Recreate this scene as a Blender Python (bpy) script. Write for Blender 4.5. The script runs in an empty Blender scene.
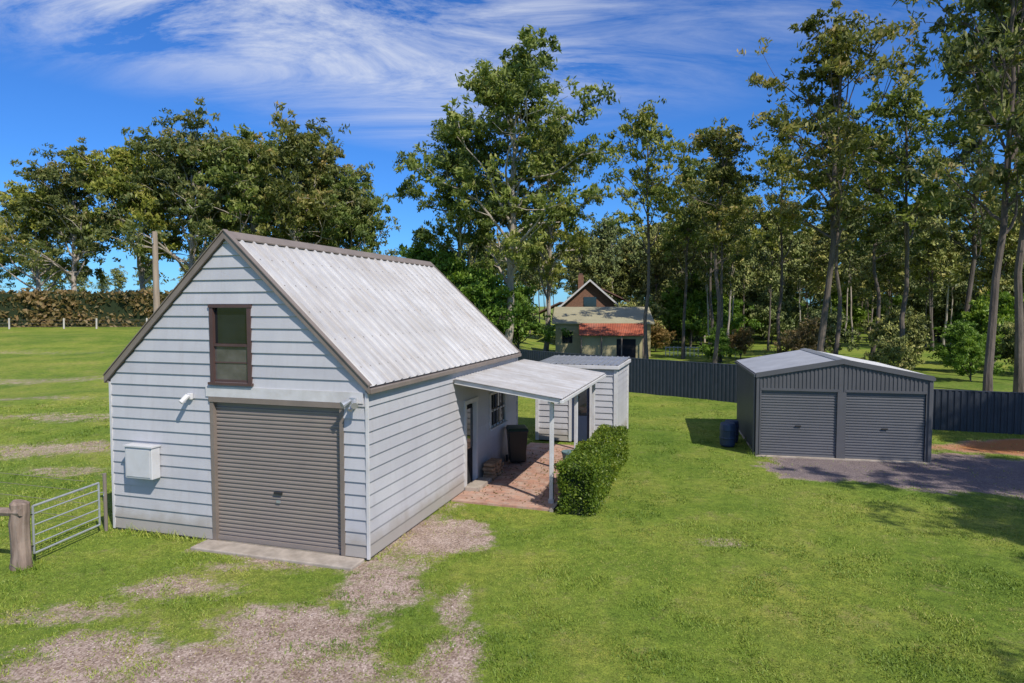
import bpy, math, numpy as np, bmesh
from mathutils import Vector, Matrix
R = np.random.RandomState
scene = bpy.context.scene
COL = scene.collection

# ---------------------------------------------------------------- noise
_tab = R(7).rand(256, 256)
def vn(x, y):
    xi = np.floor(x).astype(int); yi = np.floor(y).astype(int)
    fx = x - xi; fy = y - yi
    fx = fx*fx*(3-2*fx); fy = fy*fy*(3-2*fy)
    a = _tab[xi & 255, yi & 255]; b = _tab[(xi+1) & 255, yi & 255]
    c = _tab[xi & 255, (yi+1) & 255]; d = _tab[(xi+1) & 255, (yi+1) & 255]
    return (a*(1-fx)+b*fx)*(1-fy)+(c*(1-fx)+d*fx)*fy
def fbm(x, y, o=4):
    s = 0; a = .5; t = 0
    for i in range(o):
        s = s + a*vn(x*2**i+17.3*i, y*2**i+5.1*i); t += a; a *= .5
    return s/t
def sst(e0, e1, x):
    t = np.clip((x-e0)/(e1-e0), 0, 1); return t*t*(3-2*t)

# ---------------------------------------------------------------- materials
def newmat(name):
    m = bpy.data.materials.new(name); m.use_nodes = True
    nt = m.node_tree; b = nt.nodes['Principled BSDF']
    return m, nt, b
def L(nt, a, b): nt.links.new(a, b)
def noise(nt, scale, detail=4, rough=.55, coord=None, dist=0):
    n = nt.nodes.new('ShaderNodeTexNoise'); n.inputs['Scale'].default_value = scale
    n.inputs['Detail'].default_value = detail; n.inputs['Roughness'].default_value = rough
    n.inputs['Distortion'].default_value = dist
    if coord is not None: L(nt, coord, n.inputs['Vector'])
    return n
def objco(nt, scale=(1, 1, 1)):
    t = nt.nodes.new('ShaderNodeTexCoord'); m = nt.nodes.new('ShaderNodeMapping')
    m.inputs['Scale'].default_value = scale; L(nt, t.outputs['Object'], m.inputs['Vector'])
    return m.outputs['Vector']
def ramp(nt, src, stops):
    r = nt.nodes.new('ShaderNodeValToRGB'); e = r.color_ramp.elements
    while len(e) < len(stops): e.new(.5)
    for i, (p, c) in enumerate(stops):
        e[i].position = p; e[i].color = (*c, 1) if len(c) == 3 else c
    L(nt, src, r.inputs['Fac']); return r.outputs['Color']
def mixc(nt, fac, a, b, mode='MIX'):
    m = nt.nodes.new('ShaderNodeMix'); m.data_type = 'RGBA'; m.blend_type = mode
    for v, i in ((fac, 0), (a, 6), (b, 7)):
        if isinstance(v, bpy.types.NodeSocket): L(nt, v, m.inputs[i])
        else: m.inputs[i].default_value = v if i == 0 else (*v, 1)
    return m.outputs[2]
def bump(nt, b, h, strength=.3, dist=.02):
    n = nt.nodes.new('ShaderNodeBump'); n.inputs['Strength'].default_value = strength
    n.inputs['Distance'].default_value = dist
    L(nt, h, n.inputs['Height']); L(nt, n.outputs['Normal'], b.inputs['Normal'])
def attr(nt, name):
    a = nt.nodes.new('ShaderNodeAttribute'); a.attribute_name = name; return a
def mnode(nt, op, a, b=None, c=None):
    m = nt.nodes.new('ShaderNodeMath'); m.operation = op
    for i, v in enumerate((a, b, c)):
        if v is None: continue
        if isinstance(v, (int, float)): m.inputs[i].default_value = v
        else: L(nt, v, m.inputs[i])
    return m.outputs[0]
def simple(name, col, rough=.6, metal=0, var=.15, scale=3, stretch=(1, 1, 1), dirt=None, bmp=0, spec=.4):
    m, nt, b = newmat(name)
    co = objco(nt, stretch)
    n = noise(nt, scale, 6, .6, co)
    lo = tuple(c*(1-var) for c in col); hi = tuple(min(1, c*(1+var)) for c in col)
    c = ramp(nt, n.outputs['Fac'], [(.3, lo), (.7, hi)])
    if dirt:
        n2 = noise(nt, scale*.6, 8, .7, co, .4)
        f = ramp(nt, n2.outputs['Fac'], [(.48, (0, 0, 0)), (.75, (.6, .6, .6))])
        c = mixc(nt, f, c, dirt)
    L(nt, c, b.inputs['Base Color'])
    b.inputs['Roughness'].default_value = rough; b.inputs['Metallic'].default_value = metal
    b.inputs['Specular IOR Level'].default_value = spec
    if bmp: bump(nt, b, noise(nt, scale*12, 4, .6, co).outputs['Fac'], bmp, .01)
    return m

def mat_wall():
    m, nt, b = newmat('painted_weatherboard')
    co = objco(nt); n = noise(nt, 1.3, 6, .6, co)
    c = ramp(nt, n.outputs['Fac'], [(.3, (.455, .45, .47)), (.7, (.53, .525, .54))])
    a = attr(nt, 'tint')
    c = mixc(nt, 1, c, ramp(nt, a.outputs['Fac'], [(0, (.9, .9, .91)), (1, (1.0, 1.0, 1.0))]), 'MULTIPLY')
    n2 = noise(nt, 2.0, 6, .65, objco(nt, (4, 4, .35)))
    f = ramp(nt, n2.outputs['Fac'], [(.50, (0, 0, 0)), (.8, (.4, .4, .4))])
    c = mixc(nt, f, c, (.34, .31, .30))
    t = nt.nodes.new('ShaderNodeTexCoord'); s = nt.nodes.new('ShaderNodeSeparateXYZ'); L(nt, t.outputs['Object'], s.inputs[0])
    ad = mnode(nt, 'MULTIPLY_ADD', noise(nt, 3, 5, .6, co).outputs['Fac'], -.5, s.outputs['Z'])
    f2 = ramp(nt, ad, [(0, (.65, .65, .65)), (.3, (0, 0, 0))])
    c = mixc(nt, f2, c, (.27, .23, .18))
    L(nt, c, b.inputs['Base Color']); b.inputs['Roughness'].default_value = .5
    bump(nt, b, noise(nt, 40, 4, .6, objco(nt, (.3, .3, 3))).outputs['Fac'], .08, .01)
    return m
def mat_roof():
    m, nt, b = newmat('weathered_roof_sheet')
    n = noise(nt, 1.1, 7, .65, objco(nt, (1, 1, 1)))
    c = ramp(nt, n.outputs['Fac'], [(.25, (.42, .405, .39)), (.55, (.53, .52, .51)), (.8, (.61, .60, .59))])
    n2 = noise(nt, 1.6, 6, .7, objco(nt, (.5, 5, .5)))
    f = ramp(nt, n2.outputs['Fac'], [(.43, (0, 0, 0)), (.72, (.6, .6, .6))])
    c = mixc(nt, f, c, (.31, .255, .20))
    n3 = noise(nt, 9, 4, .7, objco(nt, (1, 1, 1)))
    f = ramp(nt, n3.outputs['Fac'], [(.6, (0, 0, 0)), (.75, (.4, .4, .4))])
    c = mixc(nt, f, c, (.3, .26, .2))
    L(nt, c, b.inputs['Base Color']); b.inputs['Roughness'].default_value = .42; b.inputs['Metallic'].default_value = .12
    return m
def mat_leaf(name, stops, rough=.55, trans=.3):
    m, nt, b = newmat(name)
    a = attr(nt, 'tint'); c = ramp(nt, a.outputs['Fac'], stops)
    oi = nt.nodes.new('ShaderNodeObjectInfo')
    c = mixc(nt, 1, c, ramp(nt, oi.outputs['Random'], [(0, (.75, .82, .85)), (.5, (1, 1, 1)), (1, (1.25, 1.1, .85))]), 'MULTIPLY')
    L(nt, c, b.inputs['Base Color']); b.inputs['Roughness'].default_value = rough
    b.inputs['Specular IOR Level'].default_value = .3
    if trans:
        tr = nt.nodes.new('ShaderNodeBsdfTranslucent')
        c2 = mixc(nt, 1, c, (1.2, 1.3, .6), 'MULTIPLY'); L(nt, c2, tr.inputs['Color'])
        mx = nt.nodes.new('ShaderNodeMixShader'); mx.inputs[0].default_value = trans
        L(nt, b.outputs[0], mx.inputs[1]); L(nt, tr.outputs[0], mx.inputs[2])
        L(nt, mx.outputs[0], nt.nodes['Material Output'].inputs['Surface'])
    return m
def mat_bark(name, lo, hi):
    m, nt, b = newmat(name)
    n = noise(nt, 2.2, 7, .65, objco(nt, (1.5, 1.5, .35)))
    L(nt, ramp(nt, n.outputs['Fac'], [(.3, lo), (.7, hi)]), b.inputs['Base Color'])
    b.inputs['Roughness'].default_value = .9
    bump(nt, b, noise(nt, 12, 5, .6, objco(nt, (2, 2, .3))).outputs['Fac'], .5, .05)
    return m
def mat_ground():
    m, nt, b = newmat('lawn_and_gravel')
    co = objco(nt)
    g = ramp(nt, noise(nt, .33, 9, .68, co).outputs['Fac'], [(.30, (.10, .165, .022)), (.46, (.165, .23, .034)), (.60, (.24, .27, .052)), (.74, (.31, .29, .085))])
    gb = ramp(nt, noise(nt, .09, 6, .6, co, .5).outputs['Fac'], [(.35, (.72, .80, .75)), (.6, (1.08, 1.02, .95))])
    g = mixc(nt, 1, g, gb, 'MULTIPLY')
    g2 = ramp(nt, noise(nt, 5, 9, .8, co).outputs['Fac'], [(.3, (.45, .52, .45)), (.5, (.93, .96, .92)), (.72, (1.5, 1.38, 1.3))])
    g = mixc(nt, 1, g, g2, 'MULTIPLY')
    f = ramp(nt, noise(nt, 1.3, 11, .85, co).outputs['Fac'], [(.54, (0, 0, 0)), (.70, (.7, .7, .7))])
    g = mixc(nt, f, g, (.31, .235, .125))
    g3 = ramp(nt, noise(nt, 40, 4, .8, co).outputs['Fac'], [(.3, (.5, .5, .45)), (.7, (1.5, 1.5, 1.5))])
    g = mixc(nt, 1, g, g3, 'MULTIPLY')
    v = nt.nodes.new('ShaderNodeTexVoronoi'); v.inputs['Scale'].default_value = 42; L(nt, co, v.inputs['Vector'])
    gr = ramp(nt, v.outputs['Color'], [(.1, (.22, .165, .135)), (.5, (.42, .335, .28)), (.9, (.62, .52, .46))])
    gr = mixc(nt, 1, gr, ramp(nt, noise(nt, 1.8, 9, .75, co).outputs['Fac'], [(.3, (.62, .54, .46)), (.7, (1.15, 1.1, 1.08))]), 'MULTIPLY')
    a = attr(nt, 'dirt')
    nn = mnode(nt, 'ADD', mnode(nt, 'MULTIPLY', noise(nt, 3.5, 10, .82, co).outputs['Fac'], 2.3), mnode(nt, 'MULTIPLY', noise(nt, 22, 6, .8, co).outputs['Fac'], 1.3))
    mm = mnode(nt, 'MULTIPLY_ADD', a.outputs['Fac'], 1.35, mnode(nt, 'SUBTRACT', nn, 1.8))
    f = ramp(nt, mm, [(.36, (0, 0, 0)), (.78, (1, 1, 1))])
    f = mixc(nt, 1, f, ramp(nt, a.outputs['Fac'], [(.03, (0, 0, 0)), (.15, (1, 1, 1))]), 'MULTIPLY')
    a2 = attr(nt, 'dark')
    gr = mixc(nt, a2.outputs['Fac'], gr, mixc(nt, .72, gr, (.12, .105, .12)))
    a3 = attr(nt, 'mulch')
    gr = mixc(nt, a3.outputs['Fac'], gr, (.42, .17, .06))
    c = mixc(nt, f, g, gr)
    L(nt, c, b.inputs['Base Color']); b.inputs['Roughness'].default_value = .95
    b.inputs['Specular IOR Level'].default_value = .15
    bump(nt, b, noise(nt, 30, 6, .8, co).outputs['Fac'], .7, .04)
    return m
def mat_pavers():
    m, nt, b = newmat('brick_paving')
    t = nt.nodes.new('ShaderNodeTexBrick'); L(nt, objco(nt), t.inputs['Vector'])
    t.inputs['Scale'].default_value = 4.0; t.inputs['Mortar Size'].default_value = .014
    t.inputs['Color1'].default_value = (.48, .25, .17, 1); t.inputs['Color2'].default_value = (.30, .165, .12, 1)
    t.inputs['Mortar'].default_value = (.17, .14, .10, 1); t.inputs['Brick Width'].default_value = .95; t.inputs['Row Height'].default_value = .46
    n = noise(nt, 2.5, 8, .7, objco(nt))
    f = ramp(nt, n.outputs['Fac'], [(.42, (0, 0, 0)), (.68, (.85, .85, .85))])
    c = mixc(nt, f, t.outputs['Color'], (.46, .36, .29))
    L(nt, c, b.inputs['Base Color']); b.inputs['Roughness'].default_value = .9
    bump(nt, b, t.outputs['Fac'], -.3, .01)
    return m

M_wall = mat_wall(); M_roof = mat_roof(); M_ground = mat_ground(); M_pav = mat_pavers()
M_white = simple('white_trim_paint', (.58, .57, .57), .5, var=.08, dirt=(.4, .37, .33))
M_barge = simple('brown_grey_trim', (.20, .165, .14), .5, var=.12)
M_roller = simple('roller_door_paint', (.235, .20, .18), .45, var=.07, scale=1.2, dirt=(.28, .24, .20))
M_glass = simple('window_glass', (.012, .016, .02), .04, var=.3, spec=.9)
M_glass2 = simple('painted_reflection_glass', (.10, .095, .09), .1, var=.4, scale=2, spec=.9)  # paler mottled colour paints in the reflection on the lower pane
M_winframe = simple('maroon_window_frame', (.085, .05, .045), .45)
M_dark = simple('dark_interior', (.015, .015, .017), .9)
M_box = simple('grey_meter_box', (.55, .55, .56), .45, var=.05, dirt=(.45, .43, .4))
M_conc = simple('concrete', (.36, .31, .26), .9, var=.25, scale=4, dirt=(.2, .16, .12), bmp=.3)
M_galv = simple('galvanised_steel', (.5, .52, .55), .38, .6, var=.12, scale=6)
M_wood = simple('weathered_timber', (.22, .16, .125), .9, var=.5, scale=3, stretch=(4, 4, .5), dirt=(.36, .3, .25), bmp=.5)
M_pole = simple('pole_timber', (.32, .25, .19), .9, var=.3, scale=2, stretch=(4, 4, .3))
M_shed = simple('dark_grey_steel_cladding', (.105, .105, .115), .4, .15, var=.1, scale=1.5)
M_sheddoor = simple('shed_roller_door', (.14, .14, .152), .4, .15, var=.08, scale=1)
M_shedroof = simple('zinc_roof', (.34, .35, .37), .35, .4, var=.15, scale=1.5)
M_fence = simple('steel_fence_sheet', (.048, .055, .07), .45, .1, var=.15)
M_bin = simple('bin_plastic', (.018, .022, .02), .4)
M_lid = simple('bin_lid', (.02, .05, .03), .4)
M_blue = simple('blue_plastic', (.03, .05, .10), .4, var=.2)
M_pot = simple('glazed_pot', (.12, .22, .24), .3, var=.2)
M_bluedoor = simple('navy_door_paint', (.03, .045, .085), .4)
M_brick = simple('brown_brick', (.20, .105, .07), .9, var=.3, scale=6)
M_tile = simple('dark_roof_tiles', (.13, .075, .06), .8, var=.3, scale=3)
M_khaki = simple('khaki_rendered_wall', (.38, .33, .18), .8, var=.12, scale=.8)
M_khakiroof = simple('olive_roof', (.33, .30, .19), .6, var=.12, scale=.6)
M_rust = simple('rusted_iron', (.34, .09, .045), .8, var=.4, scale=.9, dirt=(.34, .2, .15))
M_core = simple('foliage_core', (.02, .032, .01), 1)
M_rubber = simple('rubber', (.02, .02, .02), .8)
M_log = simple('split_firewood', (.30, .19, .11), .9, var=.4, scale=9)
M_leafA = mat_leaf('eucalyptus_leaves', [(0, (.06, .09, .02)), (.35, (.15, .19, .04)), (.7, (.26, .30, .065)), (1, (.38, .36, .11))])
M_leafB = mat_leaf('olive_leaves', [(0, (.05, .07, .022)), (.4, (.12, .15, .046)), (.8, (.22, .235, .075)), (1, (.32, .26, .12))])
M_leafF = mat_leaf('forest_leaves', [(0, (.06, .08, .025)), (.4, (.155, .185, .055)), (.8, (.27, .30, .09)), (1, (.36, .33, .13))], trans=0)
M_leafC = mat_leaf('bright_leaves', [(0, (.06, .12, .015)), (.5, (.14, .24, .03)), (1, (.26, .36, .06))], trans=.3)
M_leafH = mat_leaf('hedge_leaves', [(0, (.04, .075, .01)), (.5, (.11, .185, .022)), (1, (.27, .33, .045))], rough=.4)
M_leafR = mat_leaf('russet_hedge_leaves', [(0, (.09, .085, .03)), (.5, (.22, .165, .065)), (1, (.33, .22, .11))])
M_blade = mat_leaf('grass_blades', [(0, (.09, .16, .018)), (.4, (.165, .245, .03)), (.8, (.26, .30, .05)), (1, (.36, .33, .11))], trans=0)
M_barkL = mat_bark('pale_gum_bark', (.22, .18, .14), (.48, .42, .35))
M_barkD = mat_bark('dark_bark', (.05, .04, .034), (.19, .15, .12))

# ---------------------------------------------------------------- mesh helpers
def mesh_np(name, V, F, mats, mi=None, attrs=None, smooth=False):
    V = np.asarray(V, dtype=np.float32); me = bpy.data.meshes.new(name)
    if isinstance(F, np.ndarray):
        k = F.shape[1]; nf = len(F)
        me.vertices.add(len(V)); me.vertices.foreach_set('co', V.ravel())
        me.loops.add(nf*k); me.loops.foreach_set('vertex_index', F.astype(np.int32).ravel())
        me.polygons.add(nf); me.polygons.foreach_set('loop_start', np.arange(nf, dtype=np.int32)*k)
        me.polygons.foreach_set('loop_total', np.full(nf, k, dtype=np.int32))
        me.update(calc_edges=True)
    else:
        me.from_pydata([tuple(map(float, v)) for v in V], [], [tuple(f) for f in F])
    for m in mats: me.materials.append(m)
    if mi is not None: me.polygons.foreach_set('material_index', np.asarray(mi, dtype=np.int32))
    if attrs:
        for k, v in attrs.items():
            a = me.attributes.new(k, 'FLOAT', 'POINT'); a.data.foreach_set('value', np.asarray(v, dtype=np.float32))
    me.polygons.foreach_set('use_smooth', np.full(len(me.polygons), smooth))
    me.update(); return me
def obj(name, me, parent=None, loc=None, rot=None, scale=None):
    o = bpy.data.objects.new(name, me); COL.objects.link(o)
    if parent: o.parent = parent
    if loc is not None: o.location = loc
    if rot is not None: o.rotation_euler = rot
    if scale is not None: o.scale = scale if hasattr(scale, '__len__') else (scale,)*3
    return o
def empty(name, loc=(0, 0, 0), rz=0):
    return obj(name, None, loc=loc, rot=(0, 0, rz))
def box(parent, name, x0, x1, y0, y1, z0, z1, mat, bev=0):
    V = [(x0, y0, z0), (x1, y0, z0), (x1, y1, z0), (x0, y1, z0), (x0, y0, z1), (x1, y0, z1), (x1, y1, z1), (x0, y1, z1)]
    F = [(0, 3, 2, 1), (4, 5, 6, 7), (0, 1, 5, 4), (1, 2, 6, 5), (2, 3, 7, 6), (3, 0, 4, 7)]
    o = obj(name, mesh_np(name, V, F, [mat]), parent)
    if bev:
        b = o.modifiers.new('bevel', 'BEVEL'); b.width = bev; b.segments = 2
    return o
def fixn(me):
    bm = bmesh.new(); bm.from_mesh(me); bmesh.ops.recalc_face_normals(bm, faces=bm.faces); bm.to_mesh(me); bm.free()
def prism(parent, name, pts, d, mat):
    n = len(pts); V = [tuple(p) for p in pts]+[tuple(Vector(p)+Vector(d)) for p in pts]
    F = [tuple(range(n))[::-1], tuple(range(n, 2*n))]+[(i, (i+1) % n, n+(i+1) % n, n+i) for i in range(n)]
    me = mesh_np(name, V, F, [mat]); fixn(me)
    return obj(name, me, parent)
def tube_geo(pts, rad, seg=8):
    pts = np.asarray(pts, float); n = len(pts)
    rad = np.full(n, rad) if np.isscalar(rad) else np.asarray(rad)
    T = np.gradient(pts, axis=0); T /= np.linalg.norm(T, axis=1)[:, None]+1e-9
    ref = np.array([1., 0, 0]) if abs(T[0][0]) < .8 else np.array([0, 1., 0])
    A = np.cross(T, ref); A /= np.linalg.norm(A, axis=1)[:, None]+1e-9; B = np.cross(T, A)
    th = np.linspace(0, 2*np.pi, seg, endpoint=False)
    V = pts[:, None]+rad[:, None, None]*(np.cos(th)[None, :, None]*A[:, None]+np.sin(th)[None, :, None]*B[:, None])
    V = V.reshape(-1, 3); F = []
    for i in range(n-1):
        for j in range(seg):
            k = (j+1) % seg; F.append((i*seg+j, i*seg+k, (i+1)*seg+k, (i+1)*seg+j))
    return V, np.array(F)
def tubes(parent, name, lst, mat, seg=10, smooth=True, caps=True):
    VV = []; FF = []; o = 0
    for pts, r in lst:
        V, F = tube_geo(pts, r, seg); VV.append(V); FF += [tuple(x+o for x in f) for f in F]
        if caps:
            FF.append(tuple(o+j for j in range(seg))[::-1]); FF.append(tuple(o+len(V)-seg+j for j in range(seg)))
        o += len(V)
    return obj(name, mesh_np(name, np.vstack(VV), FF, [mat], smooth=False), parent)
def profile_sheet(parent, name, O, U, Vd, N, W, lo, hi, spacing, depth, kind, mat):
    O, U, Vd, N = map(lambda a: np.array(a, float), (O, U, Vd, N))
    if kind == 'rib':   pr = [(0, 0), (.74, 0), (.79, 1), (.91, 1), (.96, 0)]
    elif kind == 'trap': pr = [(0, 0), (.42, 0), (.5, 1), (.92, 1)]
    else: pr = [(i/6, .5-.5*math.cos(2*math.pi*i/6)) for i in range(6)]
    S = []; D = []; k = 0
    while k*spacing < W:
        for p, d in pr:
            s = (k+p)*spacing
            if s < W: S.append(s); D.append(d*depth)
        k += 1
    S.append(W); D.append(D[-1])
    S = np.array(S); D = np.array(D)
    l = np.array([lo(s) for s in S]); h = np.array([hi(s) for s in S])
    a = O+S[:, None]*U+l[:, None]*Vd+D[:, None]*N; b = O+S[:, None]*U+h[:, None]*Vd+D[:, None]*N
    V = np.vstack([a, b]); n = len(S)
    F = np.array([(i, i+1, n+i+1, n+i) for i in range(n-1)])
    return obj(name, mesh_np(name, V, F, [mat]), parent)

BOARD = .225
def boards(parent, name, O, U, N, W, z0, z1, lim, openings, mat, seed=0, pitch=BOARD):
    rng = R(seed); O = np.array(O, float); U = np.array(U, float); N = np.array(N, float); Z = np.array([0, 0, 1.])
    V = []; F = []; tint = []
    z = z0
    while z < z1-1e-4:
        zt = min(z+pitch, z1); t = rng.rand()
        cuts = sorted({z, zt} | {c for o in openings for c in o[2:4] if z < c < zt})
        for za, zb in zip(cuts[:-1], cuts[1:]):
            if zb-za < 1e-4: continue
            zm = (za+zb)/2
            la, ra = lim(za); lb, rb = lim(zb)
            rngs = [(la, ra, lb, rb)]
            for o in sorted(openings):
                if o[2] <= zm <= o[3]:
                    new = []
                    for (a1, a2, b1, b2) in rngs:
                        if o[0] <= a2 and o[1] >= a1:
                            if o[0] > a1: new.append((a1, min(o[0], a2), b1, min(o[0], b2)))
                            if o[1] < a2: new.append((max(o[1], a1), a2, max(o[1], b1), b2))
                        else: new.append((a1, a2, b1, b2))
                    rngs = new
            oa = .026*(1-(za-z)/pitch)+.004; ob = .026*(1-(zb-z)/pitch)+.004
            for (a1, a2, b1, b2) in rngs:
                if a2-a1 < .005: continue
                k = len(V)
                for off, zz, s in ((oa, za, a1), (oa, za, a2), (ob, zb, b2), (ob, zb, b1), (-.06, za, a1), (-.06, za, a2), (-.06, zb, b2), (-.06, zb, b1)):
                    V.append(O+U*s+N*off+Z*zz); tint.append(t)
                F += [(k, k+1, k+2, k+3), (k+4, k+7, k+6, k+5), (k, k+4, k+5, k+1), (k+3, k+2, k+6, k+7), (k, k+3, k+7, k+4), (k+1, k+5, k+6, k+2)]
        z = zt
    me = mesh_np(name, V, F, [mat], attrs={'tint': tint}); fixn(me)
    return obj(name, me, parent)

# ---------------------------------------------------------------- terrain
def TH(x, y):
    x = np.asarray(x, float); y = np.asarray(y, float)
    left = 1-sst(-16, 0, x+(y-15)*-.12)
    h = 2.1*np.clip((y-17)/60, 0, 1.3)*left
    n = (fbm(x*.25+40, y*.25+9, 3)-.5)*.12 + (fbm(x*1.3, y*1.3, 2)-.5)*.04
    yard = sst(20, 40, y)
    return h+n*(.3+yard)+(fbm(x*.12+4, y*.12+1, 3)-.5)*.7*left*sst(20, 32, y)*(1-sst(62, 72, y))-.02
A17 = math.radians(-17.15)
P0 = np.array([-8.02, 13.355]); BU = np.array([math.cos(A17), math.sin(A17)]); BW = np.array([-math.sin(A17), math.cos(A17)])
BWID, BLEN, EAVE, APEX = 5.73, 9.1, 3.05, 5.74
def barn_loc(x, y):
    dx = x-P0[0]; dy = y-P0[1]
    return dx*BU[0]+dy*BU[1], dx*BW[0]+dy*BW[1]
A2 = math.radians(-12)
S0 = np.array([7.40, 20.05]); SU = np.array([math.cos(A2), math.sin(A2)]); SW = np.array([-math.sin(A2), math.cos(A2)])
SWID, SLEN = 4.68, 5.0
def shed_loc(x, y):
    dx = x-S0[0]; dy = y-S0[1]
    return dx*SU[0]+dy*SU[1], dx*SW[0]+dy*SW[1]
DIRT = [(-1.4, 13.0, .85, .8, .95), (-1.9, 11.7, .45, .8, .5), (-2.2, 10.4, .7, .8, .85), (-3.0, 9.2, 1.1, .6, .85), (-3.6, 8.0, 1.7, .9, .85), (-.85, 9.6, .26, .9, .65), (-.75, 8.4, .42, .9, .85), (-1.2, 7.3, .9, .6, .75),
        (-5.3, 10.6, .9, .4, .55), (-5.4, 8.4, 1.4, .7, .7), (-4.2, 7.2, 2.5, .6, .8), (3.9, 12.6, .6, .25, .4), (-4.0, 11.4, 1.3, .3, .5),
        (-14.5, 20.5, 3.2, .9, .55), (-12, 18, 1.2, .5, .45), (-17, 25, 3, .7, .45), (-25, 36, 6, 1.2, .4), (-21, 29, 3, .6, .4), (-38, 50, 8, 1.5, .35), (-6.6, 9.6, .9, .4, .5)]
def masks(x, y):
    nz = fbm(x*.9+3, y*.9+8, 4)-.5; nz2 = fbm(x*3.1, y*3.1+50, 3)-.5
    d = np.zeros_like(x)
    for (cx, cy, rx, ry, s) in DIRT:
        r = np.sqrt(((x-cx)/rx)**2+((y-cy)/ry)**2)
        d = np.maximum(d, s*(1-sst(.3, 1.9, r+nz*1.3+nz2*.8)))
    a, b = barn_loc(x, y)
    dd = np.where((a > 2.2) & (a < 6.1) & (b < 0), (1-sst(.4, 1.1, -b+nz))*.6, 0)
    d = np.maximum(d, dd)
    d = np.maximum(d, np.where((a > BWID) & (b > -.5) & (b < 3.7), (1-sst(.05, .9, a-BWID+nz))*.55, 0))
    p, q = shed_loc(x, y)
    e = np.maximum(np.abs(p-3.4)-3.1, np.abs(q+1.2)-1.4-np.clip((p-2)*.25, 0, 2))
    dk = 1-sst(-.3, .45, e+nz*1.3+nz2*.6)
    far = np.where(x > 10.5, 1-sst(-.3, .9, np.abs((y-18.0)-(x-11)*-.15)-1.7+nz*2), 0)
    dk = np.maximum(dk, far)
    mu = (1-sst(.6, 1.5, np.sqrt(((x-17.0)/3.0)**2+((y-21.3)/1.1)**2)+nz))
    return np.maximum(np.maximum(d, dk), mu), dk*(1-mu), mu

def axis(lo, hi, step, far, g=1.12):
    c = list(np.arange(lo, hi+1e-6, step)); s = step; a = []; v = lo
    while v > -far: s *= g; v -= s; a.append(v)
    s = step; b = []; v = hi
    while v < far: s *= g; v += s; b.append(v)
    return np.array(a[::-1]+c+b)
xs = axis(-16, 20, .12, 2500); ys = axis(5, 27, .12, 2500)
X, Y = np.meshgrid(xs, ys); xf, yf = X.ravel(), Y.ravel()
Z = TH(xf, yf); dm, dk, mu = masks(xf, yf)
nx, ny = len(xs), len(ys)
I = np.arange(nx*ny).reshape(ny, nx)
F = np.stack([I[:-1, :-1], I[:-1, 1:], I[1:, 1:], I[1:, :-1]], -1).reshape(-1, 4)
obj('ground', mesh_np('ground', np.stack([xf, yf, Z], 1), F, [M_ground], attrs={'dirt': dm, 'dark': dk, 'mulch': mu}, smooth=True))

# ---------------------------------------------------------------- barn
barn = empty('weatherboard_garage_barn', (P0[0], P0[1], 0), A17)
SL = (APEX-EAVE)/(BWID/2)
def glim(z):
    d = max(0, (z-EAVE)/SL); return d, BWID-d
flim = lambda W: (lambda z: (0, W))
DA0, DA1, DZ = 2.43, 5.26, 2.69
WN = (2.48, 3.34, 3.07, 4.47)
boards(barn, 'front_wall', (0, 0, 0), (1, 0, 0), (0, -1, 0), BWID, .04, APEX, glim, [(DA0, DA1, 0, DZ+.1), WN], M_wall, 1)
boards(barn, 'back_wall', (0, BLEN, 0), (1, 0, 0), (0, 1, 0), BWID, .04, APEX, glim, [], M_wall, 2)
boards(barn, 'side_wall_right', (BWID, 0, 0), (0, 1, 0), (1, 0, 0), BLEN, .04, EAVE, flim(BLEN), [(4.68, 5.5, 0, 2.1), (6.55, 7.9, 1.2, 2.1)], M_wall, 3)
boards(barn, 'side_wall_left', (0, 0, 0), (0, 1, 0), (-1, 0, 0), BLEN, .04, EAVE, flim(BLEN), [], M_wall, 4)
box(barn, 'floor_slab', .02, BWID-.02, .02, BLEN-.02, -.15, .035, M_conc)
for i, (xx, yy) in enumerate(((0, 0), (BWID, 0), (BWID, BLEN), (0, BLEN))):
    sx = 1 if xx == 0 else -1; sy = 1 if yy == 0 else -1
    xa, xb = sorted((xx-sx*.036, xx+sx*.012)); ya, yb = sorted((yy-sy*.036, yy+sy*.012))
    box(barn, 'corner_trim_%d' % (i+1), xa, xb, ya, yb, .02, EAVE-.06, M_white)
profile_sheet(barn, 'roller_door', (DA0+.06, .06, .1), (0, 0, 1), (1, 0, 0), (0, -1, 0), DZ-.12, lambda s: 0, lambda s: DA1-DA0-.12, .078, .016, 'trap', M_roller)
box(barn, 'roller_door_bottom_rail', DA0+.06, DA1-.06, .015, .07, .04, .115, M_roller)
box(barn, 'door_jamb_1', DA0-.02, DA0+.06, -.036, .08, .02, DZ, M_barge)
box(barn, 'door_jamb_2', DA1-.06, DA1+.02, -.036, .08, .02, DZ, M_barge)
box(barn, 'door_header', DA0-.03, DA1+.03, -.05, .08, DZ+.002, DZ+.1, M_barge)
box(barn, 'door_head_trim', DA0-.1, BWID-.052, -.045, -.028, DZ+.103, DZ+.30, M_white)
box(barn, 'door_handle', 3.77, 3.94, .0, .04, 1.02, 1.06, M_rubber, .005)
box(barn, 'door_lock', 3.81, 3.89, .02, .044, .85, .9, M_galv)
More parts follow.
